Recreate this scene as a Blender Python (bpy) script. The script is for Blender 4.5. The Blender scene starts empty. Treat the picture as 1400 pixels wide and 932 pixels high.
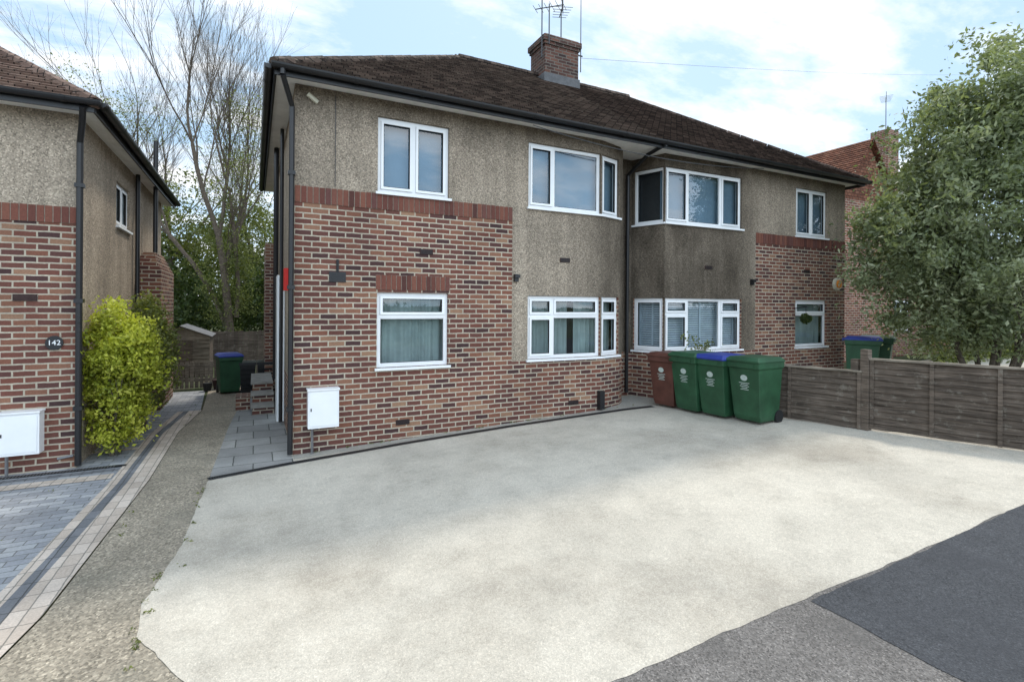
import bpy, math, random
import numpy as np
from mathutils import Vector, Matrix
random.seed(7); rng=np.random.default_rng(7)
sc=bpy.context.scene; col=sc.collection
Y0=7.37
def gz(x): return .035*max(0.,min(x,10.)-.47)

# ---------------------------------------------------------------- node helpers
class N:
    def __init__(s,name,world=False):
        if world:
            s.m=bpy.data.worlds.new(name)
        else: s.m=bpy.data.materials.new(name)
        s.m.use_nodes=True; s.t=s.m.node_tree; s.t.nodes.clear()
    def n(s,ty,ins=None,**kw):
        nd=s.t.nodes.new('ShaderNode'+ty)
        for k,v in kw.items(): setattr(nd,k,v)
        if ins:
            for k,v in ins.items():
                if isinstance(v,bpy.types.NodeSocket): s.t.links.new(v,nd.inputs[k])
                elif v is not None:
                    try: nd.inputs[k].default_value=v
                    except Exception:
                        nd.inputs[k].default_value=(*v,1)
        return nd
    def ramp(s,fac,stops,interp='LINEAR'):
        r=s.n('ValToRGB',{0:fac}); r.color_ramp.interpolation=interp
        e=r.color_ramp.elements
        while len(e)<len(stops): e.new(.5)
        for el,(p,c) in zip(e,stops):
            el.position=p
            el.color=(c,c,c,1) if isinstance(c,(int,float)) else (*c,1)
        return r.outputs[0]
    def noise(s,vec,scale,detail=4,rough=.55,out=0):
        return s.n('TexNoise',{'Vector':vec,'Scale':scale,'Detail':detail,'Roughness':rough}).outputs[out]
    def mix(s,f,a,b,mode='MIX'):
        nd=s.t.nodes.new('ShaderNodeMix'); nd.data_type='RGBA'; nd.blend_type=mode; nd.clamp_factor=True
        for i,v in ((0,f),(6,a),(7,b)):
            if isinstance(v,bpy.types.NodeSocket): s.t.links.new(v,nd.inputs[i])
            elif i==0: nd.inputs[0].default_value=v
            else: nd.inputs[i].default_value=(v,v,v,1) if isinstance(v,(int,float)) else (*v,1)
        return nd.outputs[2]
    def math(s,op,a,b=None,c=None):
        nd=s.t.nodes.new('ShaderNodeMath'); nd.operation=op; nd.use_clamp=False
        for i,v in enumerate((a,b,c)):
            if v is None: continue
            if isinstance(v,bpy.types.NodeSocket): s.t.links.new(v,nd.inputs[i])
            else: nd.inputs[i].default_value=v
        return nd.outputs[0]
    def pos(s): return s.n('NewGeometry').outputs['Position']
    def uv(s): return s.n('UVMap',uv_map='UVMap').outputs[0]
    def maprange(s,v,a,b,c=0,d=1,smooth=True):
        nd=s.n('MapRange',{0:v,1:a,2:b,3:c,4:d}); 
        if smooth: nd.interpolation_type='SMOOTHSTEP'
        return nd.outputs[0]
    def bump(s,h,strength=.3,dist=.01,normal=None):
        return s.n('Bump',{'Height':h,'Strength':strength,'Distance':dist,'Normal':normal}).outputs[0]
    def out(s,base,rough=.8,bump=None,spec=.3,metal=0.,coat=0.):
        b=s.n('BsdfPrincipled',{'Base Color':base,'Roughness':rough,'Metallic':metal,'Specular IOR Level':spec,'Coat Weight':coat})
        if bump is not None: s.t.links.new(bump,b.inputs['Normal'])
        o=s.n('OutputMaterial'); s.t.links.new(b.outputs[0],o.inputs[0]); return s.m

def plain(name,c,rough=.6,spec=.4,var=.12,scale=8,metal=0.,coat=0.):
    m=N(name); p=m.pos()
    nz=m.noise(p,scale,5,.6)
    f=m.ramp(nz,[(.3,1-var),(.7,1+var*.6)])
    nd=m.mix(1.,c,f,'MULTIPLY')
    return m.out(nd,rough,m.bump(m.noise(p,scale*8,3),.08,.004),spec,metal,coat)

def brick_mat(name,stops,mortar,w=.225,h=.075,gap=.011,usepos=False,offset=.5,bump=.35,squash=1.,sqf=2,grime=.35,rough=.85,edgevar=.35):
    m=N(name); v=m.pos() if usepos else m.uv()
    warp=m.noise(m.pos(),9,2,.5,out=1)
    vv=m.n('VectorMath',{0:warp,1:(.5,.5,.5)},operation='SUBTRACT').outputs[0]
    vv=m.n('VectorMath',{0:vv,'Scale':.012},operation='SCALE').outputs[0]
    vv=m.n('VectorMath',{0:v,1:vv},operation='ADD').outputs[0]
    b=m.n('TexBrick',{'Vector':vv,'Color1':(0,0,0,1),'Color2':(1,1,1,1),'Mortar':(.5,.5,.5,1),'Scale':1.,'Mortar Size':gap,'Mortar Smooth':.15,'Bias':0.,'Brick Width':w,'Row Height':h},offset=offset,squash=squash,squash_frequency=sqf)
    c=m.ramp(b.outputs[0],stops,'LINEAR')
    fine=m.noise(m.pos(),60,4,.7)
    c=m.mix(edgevar,c,m.ramp(fine,[(.3,.45),(.7,1.5)]),'MULTIPLY')
    mc=m.mix(.4,mortar,m.ramp(m.noise(m.pos(),30,3),[(.3,.6),(.7,1.2)]),'MULTIPLY')
    if not usepos: mc=m.mix(m.ramp(m.noise(m.pos(),2.2,4,.6),[(.45,0.),(.7,.35)]),mc,(.2,.15,.12))
    c=m.mix(b.outputs['Fac'],c,mc)
    g=m.noise(m.pos(),1.3,5,.6)
    c=m.mix(grime,c,m.ramp(g,[(.32,.45),(.62,1.15)]),'MULTIPLY')
    hgt=m.math('ADD',m.math('MULTIPLY',b.outputs['Fac'],-1.),m.math('MULTIPLY',fine,.35))
    return m.out(c,rough,m.bump(hgt,bump,.006),.25)

BR=[(0,(.058,.032,.032)),(.18,(.105,.046,.040)),(.4,(.175,.066,.047)),(.6,(.13,.054,.043)),(.78,(.205,.084,.055)),(.92,(.25,.125,.08)),(1,(.30,.175,.11))]
M={}
M['brick']=brick_mat('brickwork',BR,(.46,.40,.31),w=.218,gap=.0098,grime=.36)
M['brick_red']=brick_mat('brickwork_red',[(0,(.12,.045,.035)),(.5,(.20,.075,.05)),(1,(.27,.11,.07))],(.4,.34,.27))
M['chimbrick']=brick_mat('brickwork_chimney',[(0,(.04,.026,.024)),(.5,(.095,.045,.035)),(1,(.15,.07,.05))],(.15,.13,.11),grime=.6)
def soldier_mat():
    m=N('soldier_brick'); a=m.n('Attribute',attribute_name='rnd').outputs['Fac']
    c=m.ramp(a,[(0,(.085,.036,.030)),(.4,(.16,.058,.042)),(.7,(.20,.080,.054)),(1,(.12,.052,.045))])
    f=m.noise(m.pos(),50,4,.7)
    c=m.mix(.5,c,m.ramp(f,[(.3,.5),(.7,1.4)]),'MULTIPLY')
    return m.out(c,.85,m.bump(f,.4,.006),.25)
M['soldier']=soldier_mat()
M['mortar']=plain('mortar',(.36,.31,.25),.95,.1,.3,20)
def dash(name,base,soot=False):
    m=N(name); p=m.pos()
    v=m.n('TexVoronoi',{'Vector':p,'Scale':70.},feature='F1')
    c=m.ramp(v.outputs['Color'],[(0,.40),(.35,.8),(.7,1.08),(1,1.7)])
    c=m.mix(1.,base,c,'MULTIPLY')
    big=m.noise(p,1.1,5,.62)
    c=m.mix(.65,c,m.ramp(big,[(.3,.65),(.5,.95),(.7,1.2)]),'MULTIPLY')
    sv=m.n('Mapping',{'Vector':p,'Scale':(5.,5.,.35)}).outputs[0]
    c=m.mix(.35,c,m.ramp(m.noise(sv,1.,4,.6),[(.35,.55),(.6,1.1)]),'MULTIPLY')
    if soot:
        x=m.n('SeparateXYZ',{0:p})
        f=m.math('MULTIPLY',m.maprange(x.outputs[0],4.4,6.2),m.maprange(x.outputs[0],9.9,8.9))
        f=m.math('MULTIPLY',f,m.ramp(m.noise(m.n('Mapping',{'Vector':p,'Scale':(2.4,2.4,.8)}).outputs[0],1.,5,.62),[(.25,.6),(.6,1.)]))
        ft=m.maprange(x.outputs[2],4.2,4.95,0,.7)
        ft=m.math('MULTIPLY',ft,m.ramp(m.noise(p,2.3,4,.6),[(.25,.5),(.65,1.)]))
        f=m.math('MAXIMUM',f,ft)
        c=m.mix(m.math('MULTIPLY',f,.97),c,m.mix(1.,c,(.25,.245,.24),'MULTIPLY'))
    h=m.math('SUBTRACT',1.,v.outputs['Distance'])
    return m.out(c,.95,m.bump(h,.65,.007),.1)
M['dash']=dash('pebbledash',(.345,.285,.222),True)
M['dash_l']=dash('pebbledash_pale',(.38,.315,.245))
M['white']=plain('upvc_white',(.82,.83,.84),.35,.5,.05,3)
M['soffit']=plain('soffit_paint',(.82,.80,.76),.7,.3,.12,3)
M['black']=plain('black_plastic',(.012,.012,.014),.4,.5,.2,5)
M['rubber']=plain('rubber',(.02,.02,.02),.8,.3)
M['lead']=plain('lead_flashing',(.12,.12,.125),.7,.4,.3)
M['metal']=plain('galvanised_metal',(.25,.25,.26),.45,.5,.2,8,.8)
M['aerial']=plain('weathered_metal',(.07,.07,.075),.6,.4,.2,8)
M['concrete_step']=plain('step_concrete',(.3,.28,.25),.9,.2,.3,6)
M['terracotta']=plain('airbrick',(.05,.03,.028),.8,.2,.3,20)
M['red']=plain('red_plastic',(.55,.02,.015),.4)
M['orange']=plain('orange_plastic',(.75,.25,.02),.4)
M['cream']=plain('cream_plastic',(.6,.57,.45),.4)
M['green_bin']=plain('green_bin_plastic',(.022,.078,.036),.5,.4,.35,4)
M['brown_bin']=plain('brown_bin_plastic',(.10,.038,.027),.5,.4,.35,4)
M['blue_lid']=plain('blue_lid_plastic',(.025,.045,.26),.5,.4,.2,4)
M['mark']=plain('printed_mark',(.45,.52,.48),.6,.2,.3,80)
def tile_mat(name,cs,lichen=.4):
    m=N(name); v=m.uv()
    b=m.n('TexBrick',{'Vector':v,'Color1':(0,0,0,1),'Color2':(1,1,1,1),'Mortar':(.5,.5,.5,1),'Scale':1.,'Mortar Size':.006,'Mortar Smooth':.1,'Brick Width':.165,'Row Height':.1},offset=.5)
    c=m.ramp(b.outputs[0],[(0,cs[0]),(.5,cs[1]),(1,cs[2])])
    n1=m.noise(m.pos(),1.6,6,.65)
    c=m.mix(.7,c,m.ramp(n1,[(.3,.55),(.65,1.25)]),'MULTIPLY')
    n2=m.noise(m.pos(),14,6,.75)
    c=m.mix(m.ramp(n2,[(.52,0.),(.66,lichen)]),c,(.20,.17,.13))
    c=m.mix(b.outputs['Fac'],c,(.01,.009,.008))
    h=m.math('ADD',m.math('MULTIPLY',b.outputs['Fac'],-1.),m.math('MULTIPLY',n2,.5))
    h=m.math('ADD',h,m.math('MULTIPLY',b.outputs[0],.9))
    return m.out(c,.9,m.bump(h,1.,.018),.15)
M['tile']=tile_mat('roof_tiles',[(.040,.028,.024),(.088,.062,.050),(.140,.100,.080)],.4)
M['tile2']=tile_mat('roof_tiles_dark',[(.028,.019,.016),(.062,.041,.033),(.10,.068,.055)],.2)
M['tile3']=tile_mat('roof_tiles_red',[(.12,.075,.06),(.17,.11,.085),(.22,.15,.12)],.3)
M['tile4']=tile_mat('roof_tiles_orange',[(.13,.05,.032),(.19,.075,.045),(.24,.11,.07)],.3)
def glass(name,fac):
    m=N(name)
    t=m.n('BsdfTransparent',{0:(.86,.92,.93,1)}); g=m.n('BsdfGlossy',{'Color':(.9,.95,1,1),'Roughness':.015})
    g2=m.bump(m.noise(m.pos(),2.2,1),.05,.02); m.t.links.new(g2,g.inputs['Normal'])
    lw=m.n('LayerWeight',{'Blend':.35}).outputs['Fresnel']
    f=m.math('ADD',m.math('MULTIPLY',lw,.4),fac)
    x=m.n('MixShader',{0:f,1:t.outputs[0],2:g.outputs[0]})
    o=m.n('OutputMaterial'); m.t.links.new(x.outputs[0],o.inputs[0]); return m.m
M['glass']=glass('window_glass',.08)
M['dark']=plain('room_dark',(.035,.037,.042),.9)
M['blind']=plain('blue_grey_blind',(.19,.27,.35),.9,.1,.2,1.2)
M['curtain']=plain('curtain_cloth',(.36,.42,.41),.95,.1,.2,3)
M['slat']=plain('shutter_slat',(.50,.56,.62),.6)
def ground_mat(name,base,speck=.35,scale=140,big=.35,rough=.95,bump=.5,patch=None,mid=None,cracks=0,fine=None):
    m=N(name); p=m.pos(); mid=big if mid is None else mid; fine=big*.9 if fine is None else fine
    v=m.n('TexVoronoi',{'Vector':p,'Scale':scale},feature='F1')
    c=m.mix(speck,base,m.mix(1.,base,m.ramp(v.outputs['Color'],[(0,.2),(.4,.8),(.75,1.2),(1,2.1)]),'MULTIPLY'))
    n=m.noise(p,.45,7,.6); n2=m.noise(p,3.5,6,.7); n3=m.noise(p,32,4,.7)
    c=m.mix(big,c,m.mix(1.,c,m.ramp(n,[(.3,.6),(.5,.95),(.68,1.12)]),'MULTIPLY'))
    c=m.mix(mid,c,m.mix(1.,c,m.ramp(n2,[(.3,.65),(.5,1.),(.7,1.15)]),'MULTIPLY'))
    c=m.mix(fine,c,m.mix(1.,c,m.ramp(n3,[(.3,.65),(.5,1.),(.7,1.25)]),'MULTIPLY'))
    if patch:
        f=m.ramp(m.noise(p,patch[1],6,.68),[(.47,0.),(.62,patch[2])])
        c=m.mix(f,c,m.mix(1.,c,patch[0],'MULTIPLY') if len(patch)>3 else patch[0])
    if cracks:
        wv=m.noise(p,2.5,5,.7,out=1)
        wp=m.n('VectorMath',{0:p,1:m.n('VectorMath',{0:wv,'Scale':.45},operation='SCALE').outputs[0]},operation='ADD').outputs[0]
        cr=m.n('TexVoronoi',{'Vector':wp,'Scale':.55},feature='DISTANCE_TO_EDGE').outputs['Distance']
        cf=m.math('MULTIPLY',m.maprange(cr,.004,.0),m.ramp(m.noise(p,.8,2),[(.5,0.),(.6,cracks)]))
        c=m.mix(cf,c,(.06,.055,.05))
    h=m.math('ADD',v.outputs['Distance'],m.math('MULTIPLY',n3,1.2))
    return m.out(c,rough,m.bump(h,bump,.006),.2)
M['concrete']=ground_mat('forecourt_concrete',(.54,.495,.42),.30,150,.65,patch=((.72,.70,.68),.36,.75,1),mid=.4,bump=.35,fine=.28)
M['path']=ground_mat('path_aggregate',(.34,.295,.23),.75,75,.6,bump=.7,patch=((.19,.175,.14),1.2,.45),cracks=.6)
M['apron']=ground_mat('apron_cement',(.36,.34,.30),.3,120,.4)
M['asphalt_old']=ground_mat('asphalt_worn',(.185,.170,.158),.8,115,.5,bump=.8,patch=((.12,.112,.105),1.5,.5),cracks=.6)
M['asphalt']=ground_mat('asphalt_dark',(.078,.080,.086),.65,140,.5,bump=.7,patch=((.052,.053,.058),.9,.6))
M['soil']=ground_mat('soil_grass',(.06,.075,.03),.5,40,.5,patch=((.09,.07,.045),.6,.8))
M['blocks']=brick_mat('block_paving_grey',[(0,(.24,.25,.27)),(.5,(.31,.32,.34)),(1,(.38,.39,.40))],(.15,.15,.145),w=.2,h=.1,gap=.005,usepos=True,bump=.3,grime=.35)
M['blk_tan']=brick_mat('block_paving_buff',[(0,(.44,.37,.31)),(.5,(.52,.44,.37)),(1,(.58,.50,.43))],(.24,.22,.19),w=.1,h=.2,gap=.005,usepos=True,offset=0.,bump=.3,grime=.3)
M['blk_dark']=brick_mat('block_paving_charcoal',[(0,(.14,.145,.155)),(1,(.20,.205,.22))],(.08,.08,.08),w=.1,h=.2,gap=.005,usepos=True,offset=0.,bump=.3,grime=.4)
M['slabs']=brick_mat('paving_slabs',[(0,(.26,.255,.245)),(.5,(.32,.315,.30)),(1,(.38,.37,.35))],(.10,.10,.09),w=.45,h=.45,gap=.008,usepos=True,bump=.3,grime=.5)
def wood(name,base):
    m=N(name); p=m.pos()
    s=m.n('Mapping',{'Vector':p,'Scale':(3.,3.,60.)}).outputs[0]
    g=m.noise(s,1.,5,.65)
    c=m.mix(1.,base,m.ramp(g,[(.3,.35),(.5,.9),(.7,1.5)]),'MULTIPLY')
    c=m.mix(.6,c,m.ramp(m.noise(p,2.5,5,.6),[(.3,.5),(.65,1.3)]),'MULTIPLY')
    a=m.n('Attribute',attribute_name='rnd').outputs['Fac']
    c=m.mix(.5,c,m.ramp(a,[(0,.55),(1,1.35)]),'MULTIPLY')
    n2=m.noise(p,9,5,.7)
    c=m.mix(m.ramp(n2,[(.56,0.),(.68,.45)]),c,(.26,.24,.20))
    return m.out(c,.9,m.bump(g,.5,.006),.15)
M['fence']=wood('weathered_fence_wood',(.120,.095,.076))
M['fence_g']=wood('pale_fence_wood',(.21,.18,.145))
M['bark']=plain('bark',(.115,.095,.075),.95,.1,.5,14)
M['bark_pale']=plain('bark_twiggy',(.13,.105,.082),.95,.1,.4,14)
def leafm(name,a,b,c,tr=.35):
    m=N(name); at=m.n('Attribute',attribute_name='rnd').outputs['Fac']
    k=m.ramp(at,[(0,a),(.55,b),(1,c)])
    k=m.mix(.5,k,m.ramp(m.noise(m.pos(),1.6,3),[(.3,.55),(.7,1.35)]),'MULTIPLY')
    d=m.n('BsdfPrincipled',{'Base Color':k,'Roughness':.55,'Specular IOR Level':.35})
    t=m.n('BsdfTranslucent',{0:m.mix(1.,k,(1.3,1.4,.6),'MULTIPLY')})
    x=m.n('MixShader',{0:tr,1:d.outputs[0],2:t.outputs[0]})
    o=m.n('OutputMaterial'); m.t.links.new(x.outputs[0],o.inputs[0]); return m.m
M['leaf_tree']=leafm('leaf_grey_green',(.08,.105,.05),(.22,.25,.14),(.43,.45,.31))
M['leaf_yel']=leafm('leaf_yellow_green',(.12,.16,.015),(.40,.42,.045),(.66,.64,.13))
M['leaf_dark']=leafm('leaf_dark_green',(.022,.042,.012),(.055,.085,.025),(.12,.15,.05))
M['leaf_mid']=leafm('leaf_spring_green',(.05,.065,.018),(.15,.175,.05),(.29,.30,.10))

# ---------------------------------------------------------------- mesh builder
class B:
    def __init__(s): s.v=[];s.f=[];s.m=[];s.uv=[];s.r=[];s.mats=[]
    def mi(s,m):
        m=M[m] if isinstance(m,str) else m
        if m not in s.mats: s.mats.append(m)
        return s.mats.index(m)
    def poly(s,pts,mat,uv=None,rnd=None):
        i=len(s.v); s.v+= [tuple(p) for p in pts]; s.f.append(tuple(range(i,i+len(pts)))); s.m.append(s.mi(mat))
        if uv is None:
            a=Vector(pts[0]);b=Vector(pts[1]);c=Vector(pts[2]); n=(b-a).cross(c-b)
            ax=max(range(3),key=lambda k:abs(n[k]))
            if ax==2: uv=[(p[0],p[1]) for p in pts]
            elif ax==1: uv=[(p[0],p[2]) for p in pts]
            else: uv=[(p[1]+.07,p[2]) for p in pts]
        s.uv+=list(uv); s.r.append(random.random() if rnd is None else rnd)
    def box(s,lo,hi,mat,T=None,taper=None,rnd=None):
        x0,y0,z0=lo;x1,y1,z1=hi
        P=[(x0,y0,z0),(x1,y0,z0),(x1,y1,z0),(x0,y1,z0),(x0,y0,z1),(x1,y0,z1),(x1,y1,z1),(x0,y1,z1)]
        if taper:
            cx,cy=(x0+x1)/2,(y0+y1)/2
            P=[(cx+(p[0]-cx)*taper,cy+(p[1]-cy)*taper,p[2]) if k<4 else p for k,p in enumerate(P)]
        if T: P=[tuple(T(p)) for p in P]
        r=random.random() if rnd is None else rnd
        for q in ((0,3,2,1),(4,5,6,7),(0,1,5,4),(1,2,6,5),(2,3,7,6),(3,0,4,7)):
            s.poly([P[k] for k in q],mat,rnd=r)
    def tube(s,a,b,r0,r1,mat,n=6,cap=True):
        a=Vector(a);b=Vector(b);d=(b-a)
        if d.length<1e-6: return
        d.normalize(); u=d.orthogonal().normalized(); w=d.cross(u)
        A=[a+(u*math.cos(t)+w*math.sin(t))*r0 for t in [2*math.pi*k/n for k in range(n)]]
        C=[b+(u*math.cos(t)+w*math.sin(t))*r1 for t in [2*math.pi*k/n for k in range(n)]]
        for k in range(n):
            j=(k+1)%n; s.poly([A[k],A[j],C[j],C[k]],mat,rnd=.5)
        if cap: s.poly(A[::-1],mat,rnd=.5); s.poly(C,mat,rnd=.5)
    def obj(s,name,parent=None,bevel=0,smooth=False):
        me=bpy.data.meshes.new(name); me.from_pydata(s.v,[],s.f)
        for m in s.mats: me.materials.append(m)
        me.polygons.foreach_set('material_index',s.m)
        ul=me.uv_layers.new(name='UVMap'); ul.data.foreach_set('uv',[c for u in s.uv for c in u])
        at=me.attributes.new('rnd','FLOAT','FACE'); at.data.foreach_set('value',s.r)
        if smooth: me.polygons.foreach_set('use_smooth',[True]*len(s.f))
        me.update()
        o=bpy.data.objects.new(name,me); col.objects.link(o)
        if parent: o.parent=parent
        if bevel:
            import bmesh
            bm=bmesh.new(); bm.from_mesh(me); bmesh.ops.remove_doubles(bm,verts=bm.verts,dist=1e-5); bm.to_mesh(me); bm.free()
            md=o.modifiers.new('b','BEVEL'); md.width=bevel; md.segments=2; md.limit_method='ANGLE'
        return o
def empty(name,loc=(0,0,0)):
    e=bpy.data.objects.new(name,None); e.empty_display_size=.2; col.objects.link(e); return e

def frame(P,Q,z=0,inset=0):
    P=Vector((P[0],P[1],0));Q=Vector((Q[0],Q[1],0)); t=(Q-P).normalized(); n=Vector((t.y,-t.x,0))
    return lambda p:(P+t*p[0]+n*p[1]+Vector((0,0,p[2]))) # (s, outward, z)

def wall(b,P,Q,bands,ops=(),s0=0.,reveal=.09,rmat='white'):
    L=math.hypot(Q[0]-P[0],Q[1]-P[1]); T=frame(P,Q)
    ss=sorted({0.,L,*[o[0] for o in ops],*[o[1] for o in ops]})
    for (z0,z1,mat) in bands:
        zs=sorted({z0,z1,*[z for o in ops for z in (o[2],o[3]) if z0<z<z1]})
        for a,c in zip(ss,ss[1:]):
            for d,e in zip(zs,zs[1:]):
                sm=(a+c)/2;zm=(d+e)/2
                if any(o[0]<sm<o[1] and o[2]<zm<o[3] for o in ops): continue
                b.poly([T((a,0,d)),T((c,0,d)),T((c,0,e)),T((a,0,e))],mat,uv=[(s0+a,d),(s0+c,d),(s0+c,e),(s0+a,e)])
    for (a,c,d,e) in ops:
        mm=bands[-1][2] if d>3 else bands[0][2]
        r=-reveal
        for q in ([(a,0,d),(a,r,d),(a,r,e),(a,0,e)],[(c,0,d),(c,0,e),(c,r,e),(c,r,d)],[(a,0,e),(a,r,e),(c,r,e),(c,0,e)],[(a,0,d),(c,0,d),(c,r,d),(a,r,d)]):
            b.poly([T(x) for x in q],mm)
    return s0+L

def window(parent,P,Q,z0,z1,lights,name='window',back='blind',sill=True,depth=.045,curtain=None,sillmat='white'):
    """lights: list of (f0,f1,transomFraction or None)"""
    L=math.hypot(Q[0]-P[0],Q[1]-P[1]); T=frame(P,Q); b=B(); fw=.05
    g=.004
    o0,o1=-depth-.05,-depth
    b.box((g,o0,z0+g),(L-g,o1,z0+fw),'white',T); b.box((g,o0,z1-fw),(L-g,o1,z1-g),'white',T)
    b.box((g,o0,z0+fw),(fw,o1,z1-fw),'white',T); b.box((L-fw,o0,z0+fw),(L-g,o1,z1-fw),'white',T)
    edges=sorted({l[1] for l in lights if l[1]<.999})
    for e in edges: b.box((e*L-fw/2,o0,z0+fw),(e*L+fw/2,o1-.001,z1-fw),'white',T)
    for l in lights:
        a=fw if l[0]<.001 else l[0]*L+fw/2; c=L-fw if l[1]>.999 else l[1]*L-fw/2
        zz=[(z0+fw,z1-fw)]
        sash=l[3] if len(l)>3 else True
        if l[2]:
            zt=z0+(z1-z0)*l[2]; b.box((a,o0,zt-fw/2),(c,o1-.001,zt+fw/2),'white',T)
            zz=[(z0+fw,zt-fw/2),(zt+fw/2,z1-fw)]
        for k,(d,e) in enumerate(zz):
            sw=.038 if (sash or k==1) else .012
            pr=o1+.018 if sw>.02 else o1-.01
            b.box((a+.002,o0+.005,d+.002),(c-.002,pr,d+sw),'white',T); b.box((a+.002,o0+.005,e-sw),(c-.002,pr,e-.002),'white',T)
            b.box((a+.002,o0+.005,d+sw),(a+sw,pr,e-sw),'white',T); b.box((c-sw,o0+.005,d+sw),(c-.002,pr,e-sw),'white',T)
            for (sa,sb_,za,zb_) in ((a+sw,a+sw+.008,d+sw,e-sw),(c-sw-.008,c-sw,d+sw,e-sw)): b.box((sa,o1-.022,za),(sb_,pr-.006,zb_),'rubber',T)
            for (za,zb_) in ((d+sw,d+sw+.008),(e-sw-.008,e-sw)): b.box((a+sw+.008,o1-.022,za),(c-sw-.008,pr-.006,zb_),'rubber',T)
            b.poly([T((a+sw,o1-.021,d+sw)),T((c-sw,o1-.021,d+sw)),T((c-sw,o1-.021,e-sw)),T((a+sw,o1-.021,e-sw))],'glass')
    if sill: b.box((-.03,-.05,z0-.035),(L+.03,.045,z0-.001),'white',T)
    b.obj(name,parent)
    c=B()
    if back=='curtain' or back=='slat_none':
        n=int(L/.02); pts=[]
        for i in range(n+1):
            s=L*i/n; pts.append((s,-.22+.022*math.sin(s*52+math.sin(s*9)*1.5)+.01*math.sin(s*17)))
        for (s,y),(s2,y2) in zip(pts,pts[1:]):
            mid=(s+s2)/2/L
            if curtain and curtain[0]<mid<curtain[1]: continue
            c.poly([T((s,y,z0)),T((s2,y2,z0)),T((s2,y2,z1)),T((s,y,z1))],'curtain',rnd=.5)
        c.poly([T((-.1,-.6,z0-.1)),T((L+.1,-.6,z0-.1)),T((L+.1,-.6,z1+.1)),T((-.1,-.6,z1+.1))],'dark')
    elif back=='slat':
        n=int((z1-z0)/.045)
        for i in range(n):
            z=z0+.04+i*.045
            c.box((.06,-.19,z),(L-.06,-.175,z+.034),'slat',T)
        for s in (.05,L*.5,L-.09): c.box((s,-.17,z0),(s+.04,-.15,z1),'slat',T)
        c.poly([T((0,-.5,z0)),T((L,-.5,z0)),T((L,-.5,z1)),T((0,-.5,z1))],'dark')
    else:
        c.poly([T((0,-.16,z0)),T((L,-.16,z0)),T((L,-.16,z1)),T((0,-.16,z1))],back)
    c.obj('window_furnishing',parent)

def soldiers(b,P,Q,z0,z1,s0=0,s1=None,proud=.012):
    L=math.hypot(Q[0]-P[0],Q[1]-P[1]); T=frame(P,Q); s1=s1 if s1 is not None else L
    n=max(1,round((s1-s0)/.0765)); w=(s1-s0)/n
    b.box((s0+.001,-.05,z0+.002),(s1-.001,.004,z1-.002),'mortar',T)
    for i in range(n):
        j=random.uniform(-.002,.002)
        b.box((s0+i*w+.004,-.04,z0+.004+j),(s0+(i+1)*w-.006,proud+j,z1-.004+j),'soldier',T)

def roofface(b,e0,e1,r0,r1,mat,course=.1):
    e0,e1,r0,r1=map(Vector,(e0,e1,r0,r1)); t=(e1-e0).normalized()
    mid=(r0+r1)/2; h=(mid-e0)-t*((mid-e0).dot(t)); Ls=h.length; nrm=t.cross(h).normalized()
    n=int(Ls/course)
    for i in range(n):
        a,c=i/n,(i+1)/n
        A=e0.lerp(r0,a);Bb=e1.lerp(r1,a);C=e1.lerp(r1,c);D=e0.lerp(r0,c)
        up=.024+random.uniform(-.005,.005)
        A1=A+nrm*up;B1=Bb+nrm*up;C1=C+nrm*.002;D1=D+nrm*.002
        uvf=lambda p,v:((p-e0).dot(t),v)
        b.poly([A1,B1,C1,D1],mat,uv=[uvf(A,i*.1+.003),uvf(Bb,i*.1+.003),uvf(C,i*.1+.098),uvf(D,i*.1+.098)])
        b.poly([A,Bb,B1,A1],mat,uv=[uvf(A,i*.1+.01),uvf(Bb,i*.1+.01),uvf(Bb,i*.1+.02),uvf(A,i*.1+.02)])
def ridge(b,a,c,mat,r=.09):
    a=Vector(a);c=Vector(c);n=max(1,int((c-a).length/.33))
    for i in range(n):
        p=a.lerp(c,i/n);q=a.lerp(c,(i+.97)/n); b.tube(p,q,r,r*1.06,mat,8)

def hiproof(parent,x0,x1,y0,y1,z0,rise,mat,name='roof',matR=None,xs=None,hipL=True,hipR=True):
    b=B(); hy=(y1-y0)/2; ry=(y0+y1)/2; rz=z0+rise
    xl=x0+hy if hipL else x0; xr=x1-hy if hipR else x1
    if matR:
        roofface(b,(x0,y0,z0),(xs,y0,z0),(xl,ry,rz),(xs,ry,rz),mat); roofface(b,(xs,y0,z0),(x1,y0,z0),(xs,ry,rz),(xr,ry,rz),matR)
        roofface(b,(x1,y1,z0),(xs,y1,z0),(xr,ry,rz),(xs,ry,rz),matR); roofface(b,(xs,y1,z0),(x0,y1,z0),(xs,ry,rz),(xl,ry,rz),mat)
    else:
        roofface(b,(x0,y0,z0),(x1,y0,z0),(xl,ry,rz),(xr,ry,rz),mat); roofface(b,(x1,y1,z0),(x0,y1,z0),(xr,ry,rz),(xl,ry,rz),mat)
    if hipL: roofface(b,(x0,y1,z0),(x0,y0,z0),(xl,ry,rz),(xl,ry,rz),mat); ridge(b,(x0,y0,z0+.0),(xl,ry,rz+.0),mat,.075); ridge(b,(x0,y1,z0+.02),(xl,ry,rz+.02),mat)
    if hipR:
        mr=matR or mat
        roofface(b,(x1,y0,z0),(x1,y1,z0),(xr,ry,rz),(xr,ry,rz),mr); ridge(b,(x1,y0,z0-.02),(xr,ry,rz-.02),mr,.075); ridge(b,(x1,y1,z0-.02),(xr,ry,rz-.02),mr,.075)
    ridge(b,(xl,ry,rz+.02),(xr,ry,rz+.02),mat)
    b.obj(name,parent)

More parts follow.
